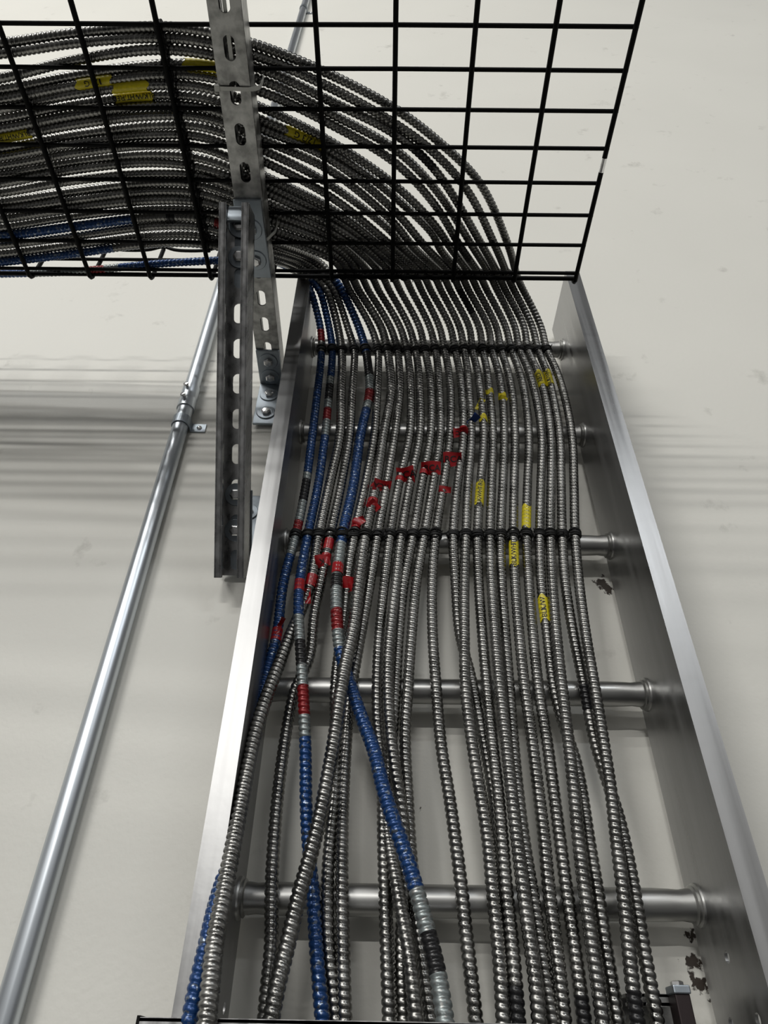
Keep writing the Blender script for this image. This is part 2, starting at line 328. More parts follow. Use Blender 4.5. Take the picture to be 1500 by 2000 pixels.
# top bracket: one leg on the arm, one leg behind the brace, a folded tab over its end
b1 = thing('angle_bracket', 'blue-grey zinc acute bracket joining the brace top to the strut arm', 'bracket')
m = MB(); yb0 = tb[1]-.012; XG = -.213
m.box((XG-.0205, yb0, ZA-.0052), (XG+.0205, yb0+.126, ZA-.0004)); m.obox(Bp(.056, -.0027), (1, 0, 0), dv, nn, .0205, .058, .0024)
m.obox(Bp(.004, .012), (1, 0, 0), (0, .30, -.954), (0, -.954, -.30), .0155, .0135, .0022); m.build('angle_plate', M_ZINC, b1, bevel=.001)
for s in (.0180, .0620): bolt(Bp(s, ST+.0003), nn, b1)
for s in (.045, .095): bolt((XG, yb0+s, ZA-.0052), (0, 0, -1), b1)
b2 = thing('angle_bracket', 'dark zinc acute bracket joining the brace foot to the wall', 'bracket')
zb = .592
m = MB(); m.box((XB-.0205, WALL_Y-.0054, zb), (XB+.0205, WALL_Y-.0004, zb+.125)); m.obox(Bp(BL-.0615, -.0027), (1, 0, 0), dv, nn, .0225, .062, .0024); m.build('angle_plate', M_ZINC, b2, bevel=.001)
sb = []
for py in (966, 1036):
    d = ray(460, py); P0 = Bp(0, ST); t_ = P0.dot(nn)/d.dot(nn); sb.append((d*t_-P0).dot(dv))
for s in sb: bolt(Bp(s, ST+.0003), nn, b2)
bolt((XB, WALL_Y-.0056, zb+.09), (0, -1, 0), b2)

# ---- conduit on the wall
XC, RC = -.362, .0134; YC = WALL_Y-RC-.0006
cond = thing('conduit', 'long shiny zinc conduit running up the white wall left of the ladder', 'conduit')
cond.location = (0, 0, 0)
zc = on_y(357, 778, YC)[2]
m = MB(); m.tube([(XC, YC, z) for z in np.linspace(-.3, 4.4, 40)], RC, 32); m.build('pipe', M_EMT, cond, smooth=True)
m = MB(); m.lathe((XC, YC, zc-.030), (0, 0, 1), [(0, RC), (0.0005, RC+.0020), (.022, RC+.0018), (.025, RC+.0010), (.028, RC+.0018), (.056, RC+.0020), (.0565, RC)], 36); cp = m.build('coupling', M_EMT, cond, smooth=True)
for dz in (-.012, .016):
    m = MB(); m.lathe((XC-.002, YC-RC-.001, zc+dz), (-.25, -1, 0), [(0, .003), (.005, .003), (.005, .0048), (.0075, .0046), (.008, .003), (.008, 0)], 12); m.build('set_screw', M_BOLT, cp, smooth=True)
def strap(zs, label):
    t = thing('conduit_strap', label, 'pipe strap', None); m = MB(); R1, R2 = RC+.0006, RC+.0022; wz = .0095
    sec = []
    for k in range(17):
        a = math.radians(180+190*0)+math.pi*k/16; sec.append(((XC+R1*math.cos(a), YC+R1*math.sin(a)), (XC+R2*math.cos(a), YC+R2*math.sin(a))))
    sec = [((XC-R1, WALL_Y-.0008), (XC-R2, WALL_Y-.0008))]+sec+[((XC+R1, WALL_Y-.0022), (XC+R2, WALL_Y-.0026)), ((XC+R1+.001, WALL_Y-.0008), (XC+R2+.024, WALL_Y-.0026)), ((XC+R1+.001, WALL_Y-.0008), (XC+R2+.024, WALL_Y-.0008))]
    v = []; 
    for (a, b) in sec: v += [(*a, zs-wz), (*b, zs-wz), (*b, zs+wz), (*a, zs+wz)]
    f = []
    for i in range(len(sec)-1):
        for k in range(4): f.append((i*4+k, i*4+(k+1) % 4, i*4+4+(k+1) % 4, i*4+4+k))
    f += [(0, 1, 2, 3)]
    m.add(v, f); m.build('band', M_ZINC, t, fix=True)
    m = MB(); m.lathe((XC+R2+.013, WALL_Y-.0026, zs), (0, -1, 0), [(0, .0045), (.0012, .0043), (.003, .0022), (.0032, 0)], 20); m.build('screw', M_BOLT, t, smooth=True)
strap(on_y(355, 826, YC)[2], 'zinc one-hole strap holding the conduit to the wall beside the brace')
strap(on_y(600, 18, YC)[2], 'small distant strap on the conduit, seen through the basket mesh at the top')

# ---------------------------------------------------------------- armoured cables
# basket stations for cables 24..1 : photo heights where each crosses x = 0, 150, 300, 400, 520
ST_ = {0: [85, 105, 153, 175, 195, 214, 233, 252, 270, 290, 307, 324, 341, 358.6, 377, 395, 411, 427.5, 445, 462, 479, 496, 512.5, 535],
       150: [64.5, 83.4, 117, 147, 166, 183, 203.5, 224, 242.6, 263, 280, 299, 315, 331, 352, 373, 390, 406, 422, 442, 461, 477, 495, 530],
       300: [52.4, 74, 97, 127, 147, 166, 186, 206, 226, 245, 264, 283, 301, 318, 340, 357, 373.5, 391, 407, 425, 442, 459, 476, 516],
       400: [60.5, 82.6, 105, 128, 149.5, 171.6, 192, 211.6, 230, 249, 269, 290, 311, 330, 346.5, 362.7, 380, 396, 412, 428, 444.5, 461, 478, 509],
       520: [94, 116, 138, 160, 183, 214, 238, 256, 276, 296, 318, 345, 361, 377, 395, 411, 427, 443, 457, 471, 485, 496, 505, 514]}
ST650 = [148, 173.6, 200, 224, 245, 279, 297, 314, 336, 364, 387, 409, 425, 439, 453, 466, 479, 493, 507]
ST772 = [213, 242, 262, 292, 318, 362, 386, 413, 438, 460]
ST850 = [271, 300, 332, 369, 401, 440, 463]
Y480 = {24: 993, 23: 967, 22: 942, 21: 922, 20: 898, 19: 877, 18: 855, 17: 829, 16: 805, 15: 784, 14: 765, 13: 745, 12: 727, 11: 709, 10: 691, 9: 671}
Y560 = [604, 622, 637, 651, 665, 680, 697, 716, 736, 757, 778, 800, 820, 838, 858, 876, 895, 912, 930, 948, 968, 984, 1001, 1019]
Y640 = [626, 643, 660, 679, 701, 725, 745, 763, 782, 800, 820, 840, 859, 880, 898, 917, 936, 954, 970, 988, 1006, 1024, 1040, 1057]
Y680 = [628, 649, 667, 692, 714, 738, 756, 776, 794, 811, 829, 850, 868, 888, 906, 922, 942, 960, 978, 998, 1014, 1030, 1050, 1067]
Y760 = [620, 643, 666, 688, 722, 737, 764, 781, 802, 820, 842, 858, 880, 902, 916, 938, 956, 980, 1000, 1024, 1044, 1062, 1078, 1100]
Y850 = [610, 635, 664, 683, 704, 731, 749, 771, 800, 820, 841, 860, 879, 905, 921, 945, 963, 985, 1006, 1033, 1058, 1076, 1093, 1117]
Y950 = [597, 621, 643, 666, 690, 713, 734, 755, 778, 800, 823, 845, 866, 893, 914, 938, 960, 982, 1004, 1030, 1056, 1076, 1096, 1121]
Y1045 = [578, 601, 623, 645.6, 669, 692, 714, 738, 762, 784, 807, 829, 851, 885, 910, 932.5, 957, 978, 1003, 1028, 1054, 1075, 1098, 1123]
LOW = {  # (photo x, photo y, distance from the wall plane axis)
 1: [(553, 1140, .768), (541, 1240, .766), (520, 1320, .76), (500, 1410, .748), (475, 1530, .725), (446, 1680, .700), (422, 1760, .680), (406, 1830, .662), (389, 1905, .655), (377, 1952, .65), (370, 2000, .648)],
 2: [(585, 1140, .757), (583, 1200, .752), (589, 1300, .750), (594, 1390, .750), (597, 1480, .752), (598, 1580, .755), (603, 1660, .760), (611, 1740, .763), (616, 1830, .763), (623, 1920, .762), (630, 2000, .762)],
 3: [(607, 1140, .770), (585, 1200, .772), (565, 1245, .760), (540, 1310, .745), (512, 1386, .728), (493, 1454, .716), (479, 1526, .704), (463, 1612, .692), (448, 1690, .680), (434, 1765, .668), (420, 1835, .655), (409, 1945, .640), (403, 2000, .635)],
 4: [(627, 1140, .770), (614, 1200, .770), (604, 1290, .770), (578, 1340, .770), (560, 1425, .772), (544, 1540, .770), (536, 1630, .770), (530, 1735, .768), (530, 1850, .768), (522, 1925, .768), (516, 2000, .768)],
 5: [(657, 1140, .758), (658, 1210, .754), (666, 1280, .754), (688, 1350, .754), (713, 1420, .750), (732, 1470, .742), (748, 1540, .735), (772, 1612, .728), (793, 1672, .724), (811, 1729, .720), (827, 1790, .715), (849, 1872, .708), (862, 1940, .702), (870, 2000, .70)],
 6: [(678, 1140, .770), (672, 1210, .772), (660, 1290, .774), (655, 1340, .769), (655, 1440, .774), (654, 1540, .772), (645, 1640, .772), (639, 1740, .768), (642, 1850, .770), (652, 1940, .772), (657, 2000, .772)],
 7: [(700, 1140, .758), (690, 1230, .748), (676, 1290, .740), (664, 1360, .736), (654, 1437, .736), (636, 1540, .736), (620, 1618, .736), (601, 1690, .735), (580, 1762, .732), (566, 1828, .730), (553, 1879, .728), (541, 1927, .726), (528, 2000, .724)],
 8: [(723, 1140, .768), (707, 1230, .768), (694, 1300, .769), (682, 1380, .772), (675, 1470, .770), (671, 1540, .770), (668, 1630, .768), (668, 1760, .767), (671, 1890, .767), (674, 2000, .767)],
 9: [(751, 1140, .768), (741, 1240, .768), (737, 1320, .768), (738, 1420, .769), (745, 1490, .769), (748, 1560, .769), (749, 1640, .768), (752, 1740, .768), (757, 1890, .768), (761, 2000, .768)],
 10: [(773, 1140, .764), (762, 1240, .755), (758, 1320, .753), (764, 1440, .754), (776, 1532, .756), (788, 1600, .762), (791, 1680, .768), (788, 1760, .770), (784, 1880, .772), (790, 2000, .772)],
 11: [(789, 1140, .769), (779, 1240, .771), (773, 1340, .770), (765, 1450, .771), (756, 1540, .771), (757, 1620, .768), (772, 1710, .759), (788, 1800, .755), (801, 1870, .754), (814, 2000, .754)],
 12: [(813, 1140, .768), (804, 1240, .768), (797, 1340, .768), (791, 1450, .770), (796, 1550, .770), (801, 1650, .771), (810, 1750, .769), (818, 1820, .771), (829, 1910, .772), (842, 2000, .772)],
 13: [(844, 1140, .768), (845, 1240, .768), (851, 1330, .768), (862, 1460, .768), (876, 1545, .768), (888, 1630, .768), (902, 1740, .768), (911, 1830, .768), (922, 1923, .768), (930, 2000, .768)],
 14: [(890, 1140, .768), (898, 1240, .774), (917, 1310, .774), (926, 1355, .772), (939, 1420, .773), (953, 1490, .773), (966, 1570, .774), (976, 1700, .774), (984, 1790, .774), (1000, 1900, .774), (1012, 2000, .774)],
 15: [(907, 1140, .762), (907, 1240, .757), (909, 1340, .757), (921, 1445, .757), (939, 1555, .757), (953, 1640, .757), (962, 1740, .757), (972, 1830, .757), (979, 1923, .757), (983, 2000, .757)],
 16: [(935, 1140, .768), (942, 1240, .767), (951, 1340, .766), (961, 1445, .762), (973, 1550, .758), (981, 1640, .757), (989, 1740, .757), (999, 1830, .757), (1007, 1923, .757), (1013, 2000, .757)],
 17: [(960, 1140, .762), (967, 1240, .757), (976, 1340, .755), (988, 1445, .753), (1000, 1555, .751), (1010, 1640, .751), (1022, 1740, .751), (1034, 1830, .751), (1047, 1923, .751), (1053, 2000, .751)],
 18: [(980, 1140, .770), (987, 1240, .771), (995, 1350, .771), (1002, 1443, .771), (1010, 1530, .771), (1023, 1640, .771), (1040, 1745, .770), (1055, 1845, .771), (1067, 1923, .771), (1080, 2000, .771)],
 19: [(1006, 1140, .768), (1014, 1240, .768), (1025, 1345, .768), (1039, 1445, .768), (1052, 1550, .768), (1063, 1640, .768), (1072, 1740, .768), (1084, 1830, .768), (1095, 1923, .768), (1103, 2000, .768)],
 20: [(1033, 1140, .768), (1041, 1240, .768), (1052, 1345, .768), (1068, 1445, .768), (1082, 1550, .768), (1094, 1640, .768), (1107, 1740, .768), (1120, 1830, .768), (1132, 1923, .768), (1142, 2000, .768)],
 21: [(1057, 1140, .768), (1069, 1240, .769), (1083, 1350, .771), (1104, 1425, .773), (1125, 1487, .773), (1137, 1550, .773), (1150, 1640, .771), (1167, 1740, .769), (1180, 1830, .769), (1195, 1923, .769), (1207, 2000, .769)],
 22: [(1079, 1140, .764), (1087, 1240, .757), (1098, 1345, .755), (1110, 1445, .755), (1122, 1555, .756), (1130, 1640, .758), (1142, 1740, .758), (1154, 1830, .758), (1168, 1923, .758), (1178, 2000, .758)],
 23: [(1104, 1140, .768), (1120, 1240, .770), (1143, 1350, .771), (1160, 1443, .773), (1184, 1520, .774), (1207, 1590, .773), (1219, 1640, .772), (1237, 1730, .771), (1252, 1825, .771), (1270, 1923, .771), (1284, 2000, .771)],
 24: [(1131, 1140, .764), (1144, 1240, .757), (1161, 1340, .755), (1178, 1445, .755), (1194, 1550, .756), (1204, 1640, .757), (1217, 1740, .757), (1226, 1825, .757), (1235, 1923, .757), (1246, 2000, .757)]}
BANDS = {  # runs of paint along the armour: ('y' or 'x', from, to, material index)
 1: [('y', 560, 668, 1), ('y', 645, 668, 2), ('y', 690, 925, 1), ('y', 925, 938, 4), ('y', 938, 980, 3), ('y', 980, 1018, 4), ('y', 1018, 1040, 2), ('y', 1045, 1084, 4), ('y', 1084, 2100, 1), ('x', 232, 560, 1), ('x', 206, 232, 4), ('x', 172, 206, 2), ('x', 122, 172, 4), ('x', 95, 122, 3), ('x', 60, 95, 4), ('x', -400, 60, 1)],
 2: [('y', 545, 738, 1), ('y', 738, 752, 4), ('y', 752, 782, 3), ('y', 782, 800, 4), ('y', 800, 822, 2), ('y', 822, 852, 4), ('y', 852, 1202, 1), ('y', 1202, 1252, 4), ('y', 1252, 1300, 3), ('y', 1300, 1340, 4), ('y', 1340, 1396, 2), ('y', 1396, 1440, 4), ('y', 1440, 2100, 1), ('x', -400, 222, 1)],
 5: [('y', 545, 690, 1), ('y', 690, 736, 3), ('y', 736, 764, 4), ('y', 764, 786, 2), ('y', 786, 800, 4), ('y', 800, 1062, 1), ('y', 1062, 1124, 4), ('y', 1124, 1148, 3), ('y', 1148, 1190, 4), ('y', 1190, 1232, 2), ('y', 1232, 1266, 4), ('y', 1266, 1736, 1), ('y', 1736, 1822, 4), ('y', 1822, 1905, 3), ('y', 1905, 2100, 4), ('x', -400, 258, 1), ('x', 326, 342, 3), ('x', 420, 432, 2)],
 23: [('y', 1338, 1388, 3)], 16: [('y', 1925, 2100, 3)], 14: [('y', 1925, 2100, 3)], 20: [('y', 1942, 2100, 3)], 24: [('y', 1935, 2100, 3)], 22: [('yb', 288, 328, 3)],
 20.5: []}
BANDS[20] += [('yb', 455, 505, 3)]; BANDS[17] = [('y', 560, 612, 3)]
LABEL = {
 1: 'mostly blue armoured cable at the far left, crossing over the left rail at the bottom',
 2: 'armoured cable second from left at the top rung, blue with bands, ending blue',
 3: 'bright steel armoured cable bulging out beside the left rail, lying over a blue one below',
 4: 'fourth armoured cable from the left, bare steel with two red wraps under the second lacing',
 5: 'blue armoured cable slanting right to a black band near the bottom',
 6: 'thin dark steel armoured cable tucked behind crossing ones, sixth from left at the top rung',
 7: 'steel armoured cable crossing in front of a blue one, slanting down to the lower left',
 8: 'steel armoured cable hanging straight in the left bay, eighth from left at the top rung',
 9: 'steel armoured cable ninth from left at the top rung, ending left of the slanting blue',
 10: 'steel armoured cable tenth from left at the top rung, slipping beneath the slanting blue cable',
 11: 'steel armoured cable eleventh from left at the top rung, hidden behind its left neighbour midway',
 12: 'steel armoured cable twelfth from left at the top rung, meeting the slanting blue cable below',
 13: 'lone steel armoured cable with a clear gap on both sides down the middle',
 14: 'steel armoured cable just right of the middle gap at the top rung, slipping behind others',
 15: 'steel armoured cable edging the middle gap from the right in the lower half',
 16: 'steel armoured cable with yellow lettered tape above the second lacing, black-taped at the bottom',
 17: 'steel armoured cable seventeenth from left at the top rung, standing foremost right of the middle',
 18: 'steel armoured cable eighteenth from left at the top rung, with small yellow tape near it',
 19: 'steel armoured cable with scribbled yellow tape hanging just below the second lacing',
 20: 'steel armoured cable with a plain yellow wrap directly above the second lacing',
 21: 'steel armoured cable with the lowest ragged yellow tape, dipping behind its right neighbour',
 22: 'steel armoured cable third from right at the top rung, crossing before its left neighbour',
 23: 'steel armoured cable with a short black wrap at the fourth rung, second from right',
 24: 'rightmost steel armoured cable at the top rung, the outer edge of the basket curve'}
RCAB, PITCHC, NSEG, PER = .0066, .0067, 14, 6
DENSE = {}
def cable(i):
    k = 24-i; pts = []
    zi = lambda x: BZ+.0075+RCAB+(.004 if (i*7) % 3 == 0 else 0)+.002*math.sin(i*2.1+x*.01)
    a = on_z(0, ST_[0][k], zi(0)); b = on_z(150, ST_[150][k], zi(150)); d = (b-a); d[2] = 0; d /= np.linalg.norm(d); d = d*.6+np.array([.4, 0, 0]); d /= np.linalg.norm(d)
    pts += [a-d*.55, a-d*.3, a-d*.12]
    for x in (0, 150, 300, 400, 520): 
        if i == 1 and x >= 400: continue
        pts.append(on_z(x, ST_[x][k], zi(x) if i > 1 or x < 300 else zi(x)))
    if i == 1: pts += [on_z(420, 509, zi(0)), on_z(500, 506, zi(0)+.004), on_y(560, 520, .668), on_y(590, 540, .690)]
    elif i == 2: pts += [on_y(575, 524, .668), on_y(605, 545, .69)]
    elif i == 3: pts += [on_y(590, 521, .668), on_y(620, 545, .69)]
    elif i == 4: pts += [on_y(605, 516, .665), on_y(635, 542, .685)]
    elif i == 5: pts += [on_y(620, 510, .66), on_y(652, 543, .685)]
    else:
        if k < len(ST650): pts.append(on_z(650, ST650[k], zi(650)))
        if k < len(ST772): pts.append(on_z(772, ST772[k], zi(772)))
        if k < len(ST850): pts.append(on_z(850, ST850[k], zi(850)))
        if i >= 23: pts.append(on_z(*((937, 357) if i == 24 else (915, 375)), zi(0)))
        if i in Y480 and i > 9: pts.append(on_z(Y480[i], 480, zi(0)+.006))
    if i > 5: pts.append(on_y(Y560[i-1]-9 if i > 5 else 0, 540, .668))
    pts += [on_y(Y560[i-1]+2, 565, .702), on_y((Y560[i-1]+Y640[i-1])/2+2, 602, .732), on_y(Y640[i-1], 640, .754), on_y(Y680[i-1], 682, .7665), on_y((Y680[i-1]+Y760[i-1])/2+1.5, 720, .769)]
    pts += [on_y(Y760[i-1], 765, .769), on_y(Y850[i-1], 850, .768), on_y(Y950[i-1], 950, .768), on_y(Y1045[i-1], 1045, .768)]
    pts += [on_y(x, y, q) for x, y, q in LOW[i]]
    e = pts[-1]-pts[-2]; e /= np.linalg.norm(e); pts.append(pts[-1]+e*.15)
    P, _ = resample(spline(pts, 14), .003); P = smooth(P, .011, .003)
    P, s = resample(P, PITCHC/PER)
    T_, N, B = frames(P); n = len(P)
    th = np.arange(NSEG)*2*np.pi/NSEG
    R = RCAB*(1.14 if i in (3, 5, 7) else 1.0)
    ph = (s[:, None]/PITCHC+th[None]/(2*np.pi)+random.random()) % 1.0
    prof = 1.0-.24*np.clip(np.abs(ph-.5)*2-.42, 0, 1)**1.3/(.58**1.3)
    rr = R*prof*np.interp(project(P)[:, 1], [450, 700, 1100, 1700], [.98, 1.04, 1.04, 1.07])[:, None]
    V = P[:, None]+rr[..., None]*(np.cos(th)[None, :, None]*N[:, None]+np.sin(th)[None, :, None]*B[:, None])
    idx = np.arange(n*NSEG).reshape(n, NSEG); nx = np.roll(idx, -1, axis=1)
    F = np.stack([idx[:-1], nx[:-1], nx[1:], idx[1:]], -1).reshape(-1, 4)
    me = bpy.data.meshes.new('armored_cable'); nf = len(F)
    me.vertices.add(n*NSEG); me.vertices.foreach_set('co', V.astype(np.float32).ravel())
    me.loops.add(nf*4); me.loops.foreach_set('vertex_index', F.astype(np.int32).ravel())
    me.polygons.add(nf); me.polygons.foreach_set('loop_start', np.arange(nf, dtype=np.int32)*4)
    q = project(P); mi = np.zeros(n, np.int32); inb = (P[:, 2] < BZ+.045) & (P[:, 2] > BZ-.01) & (P[:, 1] < .66)
    for kind, a0, a1, c in BANDS.get(i, []):
        if kind == 'y': sel = (~inb) & (q[:, 1] >= a0) & (q[:, 1] < a1)
        elif kind == 'x': sel = (q[:, 0] >= a0) & (q[:, 0] < a1) & (q[:, 1] < 545)
        else: sel = inb & (q[:, 1] >= a0) & (q[:, 1] < a1) & (q[:, 0] > 600)
        mi[sel] = c
    me.update(calc_edges=True); me.validate()
    o = link('armored_cable', me, ARMOR, smooth=True)
    me.polygons.foreach_set('material_index', np.repeat(mi[:-1], NSEG))
    tag(o, LABEL[i], 'cable', 'armoured cables on the ladder and in the basket')
    DENSE[i] = (P, s, T_, N, B, R, o, q)
for i in range(1, 25): cable(i)

# ---------------------------------------------------------------- tape and writing on the cables
def text_mesh(body, size):
    c = bpy.data.curves.new('writing', 'FONT'); c.body = body; c.size = size; c.align_x = 'CENTER'; c.align_y = 'CENTER'; c.extrude = 0; c.offset = size*.012; c.resolution_u = 3
    t = bpy.data.objects.new('writing_tmp', c); COL.objects.link(t); bpy.context.view_layer.update()
    me = bpy.data.meshes.new_from_object(t.evaluated_get(bpy.context.evaluated_depsgraph_get())); bpy.data.objects.remove(t)
    bm = bmesh.new(); bm.from_mesh(me); bmesh.ops.subdivide_edges(bm, edges=[e for e in bm.edges if e.calc_length() > size*.25], cuts=2)
    v = np.array([p.co[:] for p in bm.verts]); bm.verts.index_update(); f = [[x.index for x in q.verts] for q in bm.faces]; bm.free(); return v, f
def sleeve(i, px, py, length, m, body=None, size=.011, flip=False, ragged=.0):
    P, s, T_, N, B, R, o, q = DENSE[i]; c = int(np.argmin((q[:, 0]-px)**2+(q[:, 1]-py)**2)); st = s[1]-s[0]; h = max(int(length/2/st), 3)
    a, b = max(c-h, 0), min(c+h, len(P)-1); ids = list(range(a, b+1, 2)); n = 20; v = []; f = []
    view = -P[c]/np.linalg.norm(P[c]); ang0 = math.atan2(view.dot(B[c]), view.dot(N[c]))
    for k_, j in enumerate(ids):
        rr = R*(1.045+.02*math.sin(s[j]/PITCHC*2*math.pi))
        for k in range(n):
            t = 2*math.pi*k/n; sh = T_[j]*(.003*math.sin(t*3+i)*ragged if k_ in (0, len(ids)-1) else 0)
            v.append(P[j]+sh+(N[j]*math.cos(t)+B[j]*math.sin(t))*rr)
    for r in range(len(ids)-1):
        for k in range(n): f.append((r*n+k, r*n+(k+1) % n, (r+1)*n+(k+1) % n, (r+1)*n+k))
    mb = MB(); mb.add(v, f); so = mb.build('tape_wrap', m, o, smooth=True)
    if body:
        tv, tf = text_mesh(body, size); rv = []
        for x, y, _ in tv:
            x, y = -x, -y
            j = min(max(c+int(round(x/st)), 0), len(P)-1); t = ang0-y/(R*1.08)
            rv.append(P[j]+(N[j]*math.cos(t)+B[j]*math.sin(t))*R*1.085)
        mb = MB(); mb.add(rv, tf); mb.build('handwriting', M_INK, so, fix=False)
    return so
def flag(i, px, py, dx, dy, wd, ht, m, body=None, curl=.3):
    """tape flag stuck on cable i, its middle at the photo point, leaning to (dx, dy) in the viewer's right/up"""
    P, s, T_, N, B, R, o, q = DENSE[i]; c = int(np.argmin((q[:, 0]-px)**2+(q[:, 1]-py)**2)); O = P[c]
    view = -O/np.linalg.norm(O); right = rt-view*rt.dot(view); right /= np.linalg.norm(right); upv = np.cross(view, right)
    e = right*dx+upv*dy; e /= np.linalg.norm(e); g = np.cross(view, e); O = O+view*(R*1.12)-e*.006
    nu, nv = 12, 6; v = []; f = []
    def pt(u, w, lift=0):
        return O+e*(u*wd)+g*((w-.5)*ht*(1+.10*math.sin(u*5+i)))+view*(.0035*math.sin(u*4.2+w*2+i)+curl*.02*(u-.2)**2+lift)
    for lift in (0, .0005):
        for a in range(nu+1):
            for b in range(nv+1): v.append(pt(a/nu, b/nv, lift))
    K = (nu+1)*(nv+1)
    for a in range(nu):
        for b in range(nv):
            q0 = a*(nv+1)+b; f += [(q0, q0+1, q0+nv+2, q0+nv+1), (K+q0, K+q0+nv+1, K+q0+nv+2, K+q0+1)]
    mb = MB(); mb.add(v, f); fo = mb.build('tape_flag', m, o, smooth=True, fix=False)
    if body:
        tv, tf = text_mesh(body, ht*.62); rv = [pt(.55+x/wd, .5+y/ht, .0011) for x, y, _ in tv]
        mb = MB(); mb.add(rv, tf); mb.build('handwriting', M_INK, fo, fix=False)
def near(px, py):
    best = min(DENSE, key=lambda i: np.min((DENSE[i][7][:, 0]-px)**2+(DENSE[i][7][:, 1]-py)**2)); return best
# yellow
for i, px, py, L, body, sz in ((23, 1058, 745, .040, 'BLK/WHT', .010), (22, 1056, 742, .038, 'RED', .012), (17, 953, 769, .013, None, 0), (16, 945, 820, .014, None, 0), (18, 984, 776, .013, None, 0),
                               (16, 940, 965, .045, 'BLK/WHT/RED', .009), (20, 1030, 1012, .042, None, 0), (19, 1005, 1085, .042, 'BLK/WHT', .010), (21, 1062, 1190, .036, 'BLK/W', .010)):
    sleeve(i, px, py, L, M_YEL, body, sz, ragged=1)
flag(16, 942, 785, -.4, -1, .020, .011, M_YEL); flag(18, 984, 778, 1, -.5, .014, .010, M_YEL)
for px, py, L, body, sz in ((185, 160, .050, '125 G', .010), (256, 168, .050, None, 0), (264, 190, .055, 'BLK/WHT/RED', .0095), (392, 124, .042, None, 0), (25, 262, .060, 'BLK/WHT/RED', .0095), (595, 272, .055, '12/3 G', .012)):
    sleeve(near(px, py), px, py, L, M_YEL, body, sz, flip=True, ragged=1)
# red
for i, px, py, L in ((6, 703, 1026, .016), (7, 730, 985, .016), (4, 640, 1064, .020), (4, 630, 1093, .018), (3, 606, 1135, .020), (2, 583, 1145, .020), (1, 540, 1240, .020), (5, 658, 1113, .019), (14, 900, 842, .014),
                     (11, 832, 925, .010), (9, 790, 940, .010), (7, 748, 955, .008)):
    sleeve(i, px, py, L, M_REDT)
flag(8, 752, 950, -1, .25, .026, .018, M_REDT, 'RCA'); flag(9, 792, 930, .9, .1, .026, .024, M_REDT, 'RCA'); flag(11, 835, 915, .9, .0, .030, .020, M_REDT, 'RCA'); flag(13, 872, 897, 1, .05, .028, .022, M_REDT, 'RCA')
flag(14, 902, 844, -1, -.1, .022, .016, M_REDT, 'RC'); flag(6, 705, 1022, 1, .5, .018, .011, M_REDT); flag(7, 728, 985, .6, -.6, .018, .014, M_REDT, 'R'); flag(4, 636, 1094, -1, -.2, .020, .017, M_REDT, 'K')
flag(6, 678, 1140, 1, 0, .014, .020, M_REDT); flag(13, 864, 955, 1, -.1, .018, .010, M_REDT); flag(1, 545, 1230, .5, 1, .022, .006, M_REDT, curl=1.2); flag(3, 606, 1160, 0, -1, .020, .008, M_REDT)
flag(15, 914, 825, .7, .8, .022, .012, M_BLUT)

# ---------------------------------------------------------------- lacing cords
def cord(pts_fn, ids, name_label, sig):
    t = thing('lacing_cord', name_label, 'cord'); run = MB(); line = []
    for i in ids:
        P, s, T_, N, B, R, o, q = DENSE[i]; c = pts_fn(i); a0 = random.random()*6
        off = [P[c]+T_[c]*random.uniform(-.004, .004)]
        view = -P[c]/np.linalg.norm(P[c]); sw = T_[c]*random.uniform(-.005, .005)
        if line: line.append((line[-1]+P[c]+view*(R+.001)+sw)/2-view*R*1.3+T_[c]*random.uniform(-.002, .004))
        line.append(P[c]+view*(R+.001)+sw); 
        m = MB()
        for w_ in range(4):
            tilt = random.uniform(-.8, .8); o_ = (w_-1.5)*.0024; loop = []
            for k in range(19):
                a = 2*math.pi*k/18; loop.append(P[c]+T_[c]*(o_+.004*tilt*math.cos(a))+(N[c]*math.cos(a)+B[c]*math.sin(a))*(R+.0010))
            m.tube(loop, .0016, 6, cap=False)
        kn = P[c]+view*(R*.55)+T_[c]*.001; side = np.cross(T_[c], view); kn = kn+side*R*random.choice((-1.05, 1.05))
        m.lathe(kn-T_[c]*.004, T_[c]+side*.4, [(0, .0005), (.0015, .0026), (.004, .0034), (.0065, .0024), (.008, .0005)], 8)
        for e in range(2):
            d = (T_[c]*random.uniform(-1, 1)+side*random.uniform(-.6, .6)+view*.5); d /= np.linalg.norm(d); m.tube([kn, kn+d*.005, kn+d*.010+side*.001], .0008, 5)
        m.build('knot', M_CORD, t, smooth=True)
    if len(line) > 2: L_ = spline(line, 6); run.tube(L_, .0014, 6); run.build('running_line', M_CORD, t, smooth=True)
def at_y(yy): return lambda i: int(np.argmin(np.abs(DENSE[i][7][:, 1]-yy)+1000*(DENSE[i][0][:, 1] < .70)))
cord(at_y(683), range(1, 25), 'black waxed lacing tying the cables to the top rung of the ladder', 0)
cord(at_y(1044), range(1, 25), 'black waxed lacing tying the cables across the third rung from the top', 0)
def at_tie(i):
    q = DENSE[i][7]; tx = 308+(q[:, 1]-40)*.225; return int(np.argmin(np.abs(q[:, 0]-tx)+1000*(q[:, 1] > 545)))
cord(at_tie, range(2, 25), 'black waxed lacing binding the basket cables together left of the overhead strut', 0)
# a few black tails hanging around the basket edge
def at_edge(i):
    q = DENSE[i][7]; return int(np.argmin(np.abs(q[:, 1]-536)+1000*(q[:, 0] < 550)))
cord(at_edge, range(2, 24, 1), 'black waxed lacing at the basket edge where the cables climb in', 0)

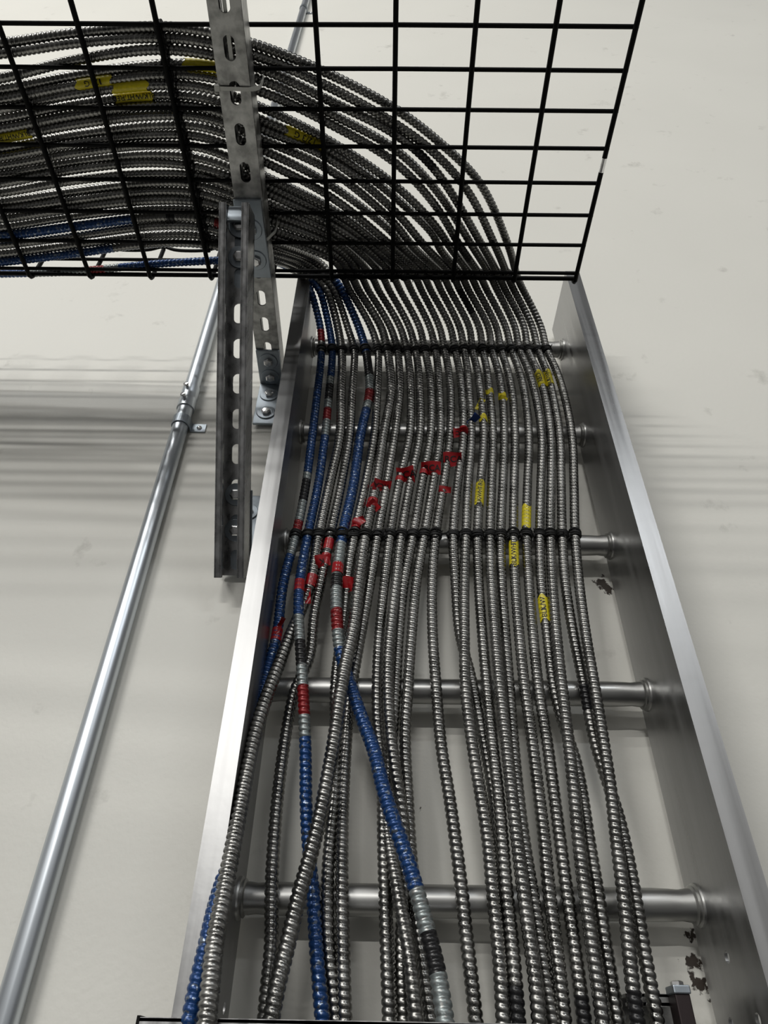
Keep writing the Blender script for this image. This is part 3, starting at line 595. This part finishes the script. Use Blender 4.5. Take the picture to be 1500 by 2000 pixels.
# ---------------------------------------------------------------- nylon ties
def zip_tie(y, label, tilt=0.0):
    t = thing('cable_tie', label, 'cable tie'); t.rotation_euler = (0, 0, .0251); m = MB(); h = SW/2+.0012; z0, z1 = ZA-.0012, BZ+.022
    loop = [(XA-h, y, z1), (XA-h, y, z0+.002), (XA-h+.002, y, z0), (XA, y, z0-.0004), (XA+h-.002, y+tilt*.5, z0), (XA+h+.006, y+tilt, z0+.004), (XA+h+.010, y+tilt, z0+.014), (XA+h+.003, y+tilt*.6, z1), (XA, y, z1+.001), (XA-h, y, z1)]
    L_ = spline(loop, 6); v = []; f = []
    for p in L_: v += [(p[0], p[1]-.0024, p[2]), (p[0], p[1]+.0024, p[2]), (p[0]*1.0+.0009, p[1]+.0024, p[2]-.0009), (p[0]+.0009, p[1]-.0024, p[2]-.0009)]
    for i in range(len(L_)-1):
        for k in range(4): f.append((i*4+k, i*4+(k+1) % 4, i*4+4+(k+1) % 4, i*4+4+k))
    m.add(v, f); m.build('strap', M_NYLON, t)
    m = MB(); m.box((XA-h-.004, y-.004, z0-.002), (XA-h+.003, y+.004, z0+.004)); m.build('locking_head', M_NYLON, t, bevel=.0008)
zip_tie(on_z(462, 181, ZA)[1], 'white nylon cable tie looped around the middle of the strut arm')
zip_tie(on_z(505, 484, ZA)[1]-.004, 'white nylon cable tie beside the upper bracket at the basket edge', -.012)
t = thing('cable_tie', 'white nylon tie tail showing through the slots high on the strut arm', 'cable tie'); t.rotation_euler = (0, 0, .0251)
m = MB(); ya = on_z(440, 18, ZA)[1]; m.obox((XA+.000, ya+.02, ZA+.0035), (1, 0, 0), (0, 1, 0), (0, 0, 1), .0024, .045, .0006); m.build('strap', M_NYLON, t)

# ---------------------------------------------------------------- struts at the bottom edge
bs = thing('strut_crossbar', 'dull steel strut crossing in front of the left rail along the bottom edge', 'strut channel')
P0 = on_y(292, 1991, .672); P1 = on_y(700, 1999, .672); zt = P0[2]
m = MB(); x0, x1 = P0[0], .115
strut(m, ((x0+0), .6865, zt-SW/2), (0, 0, 1), (1, 0, 0), (0, -1, 0), x1-x0, .02, lipw=.0095)
m.build('channel', M_PREGALV, bs, bevel=.0007)
m = MB(); m.box((x0-.0025, .645, zt-SW), (x0-.0002, .6865, zt+.001)); m.build('end_cap', M_WIRE, bs)
cl = thing('cable_clamp', 'short dark strut bracket with a brown bolt at the lower right inside the ladder', 'clamp')
pc = on_y(1222, 1940, .790); pe = on_y(1340, 1946, .790)
m = MB(); zt2 = pc[2]; strut(m, (pc[0], .8295, zt2-SW/2), (0, 0, 1), (1, 0, 0), (0, -1, 0), pe[0]-pc[0], .02); m.build('channel', M_GALV, cl, bevel=.0007)
pb = on_y(1326, 1934, .775)
m = MB(); m.box((pb[0]-.0070, .768, pb[2]-.036), (pb[0]+.0070, .789, pb[2]-.003)); m.build('clamp_block', M_BRONZE, cl, bevel=.0012)
m = MB(); m.box((pb[0]-.0080, .766, pb[2]-.0035), (pb[0]+.0080, .789, pb[2]+.0035)); hb = m.build('clamp_cap', M_ZINC, cl, bevel=.0012)
m = MB(); m.lathe((pb[0], .777, pb[2]+.0035), (0, 0, 1), [(0, .006), (.003, .006), (.004, .004), (.004, 0)], 6); m.build('bolt_head', M_BOLT, hb)
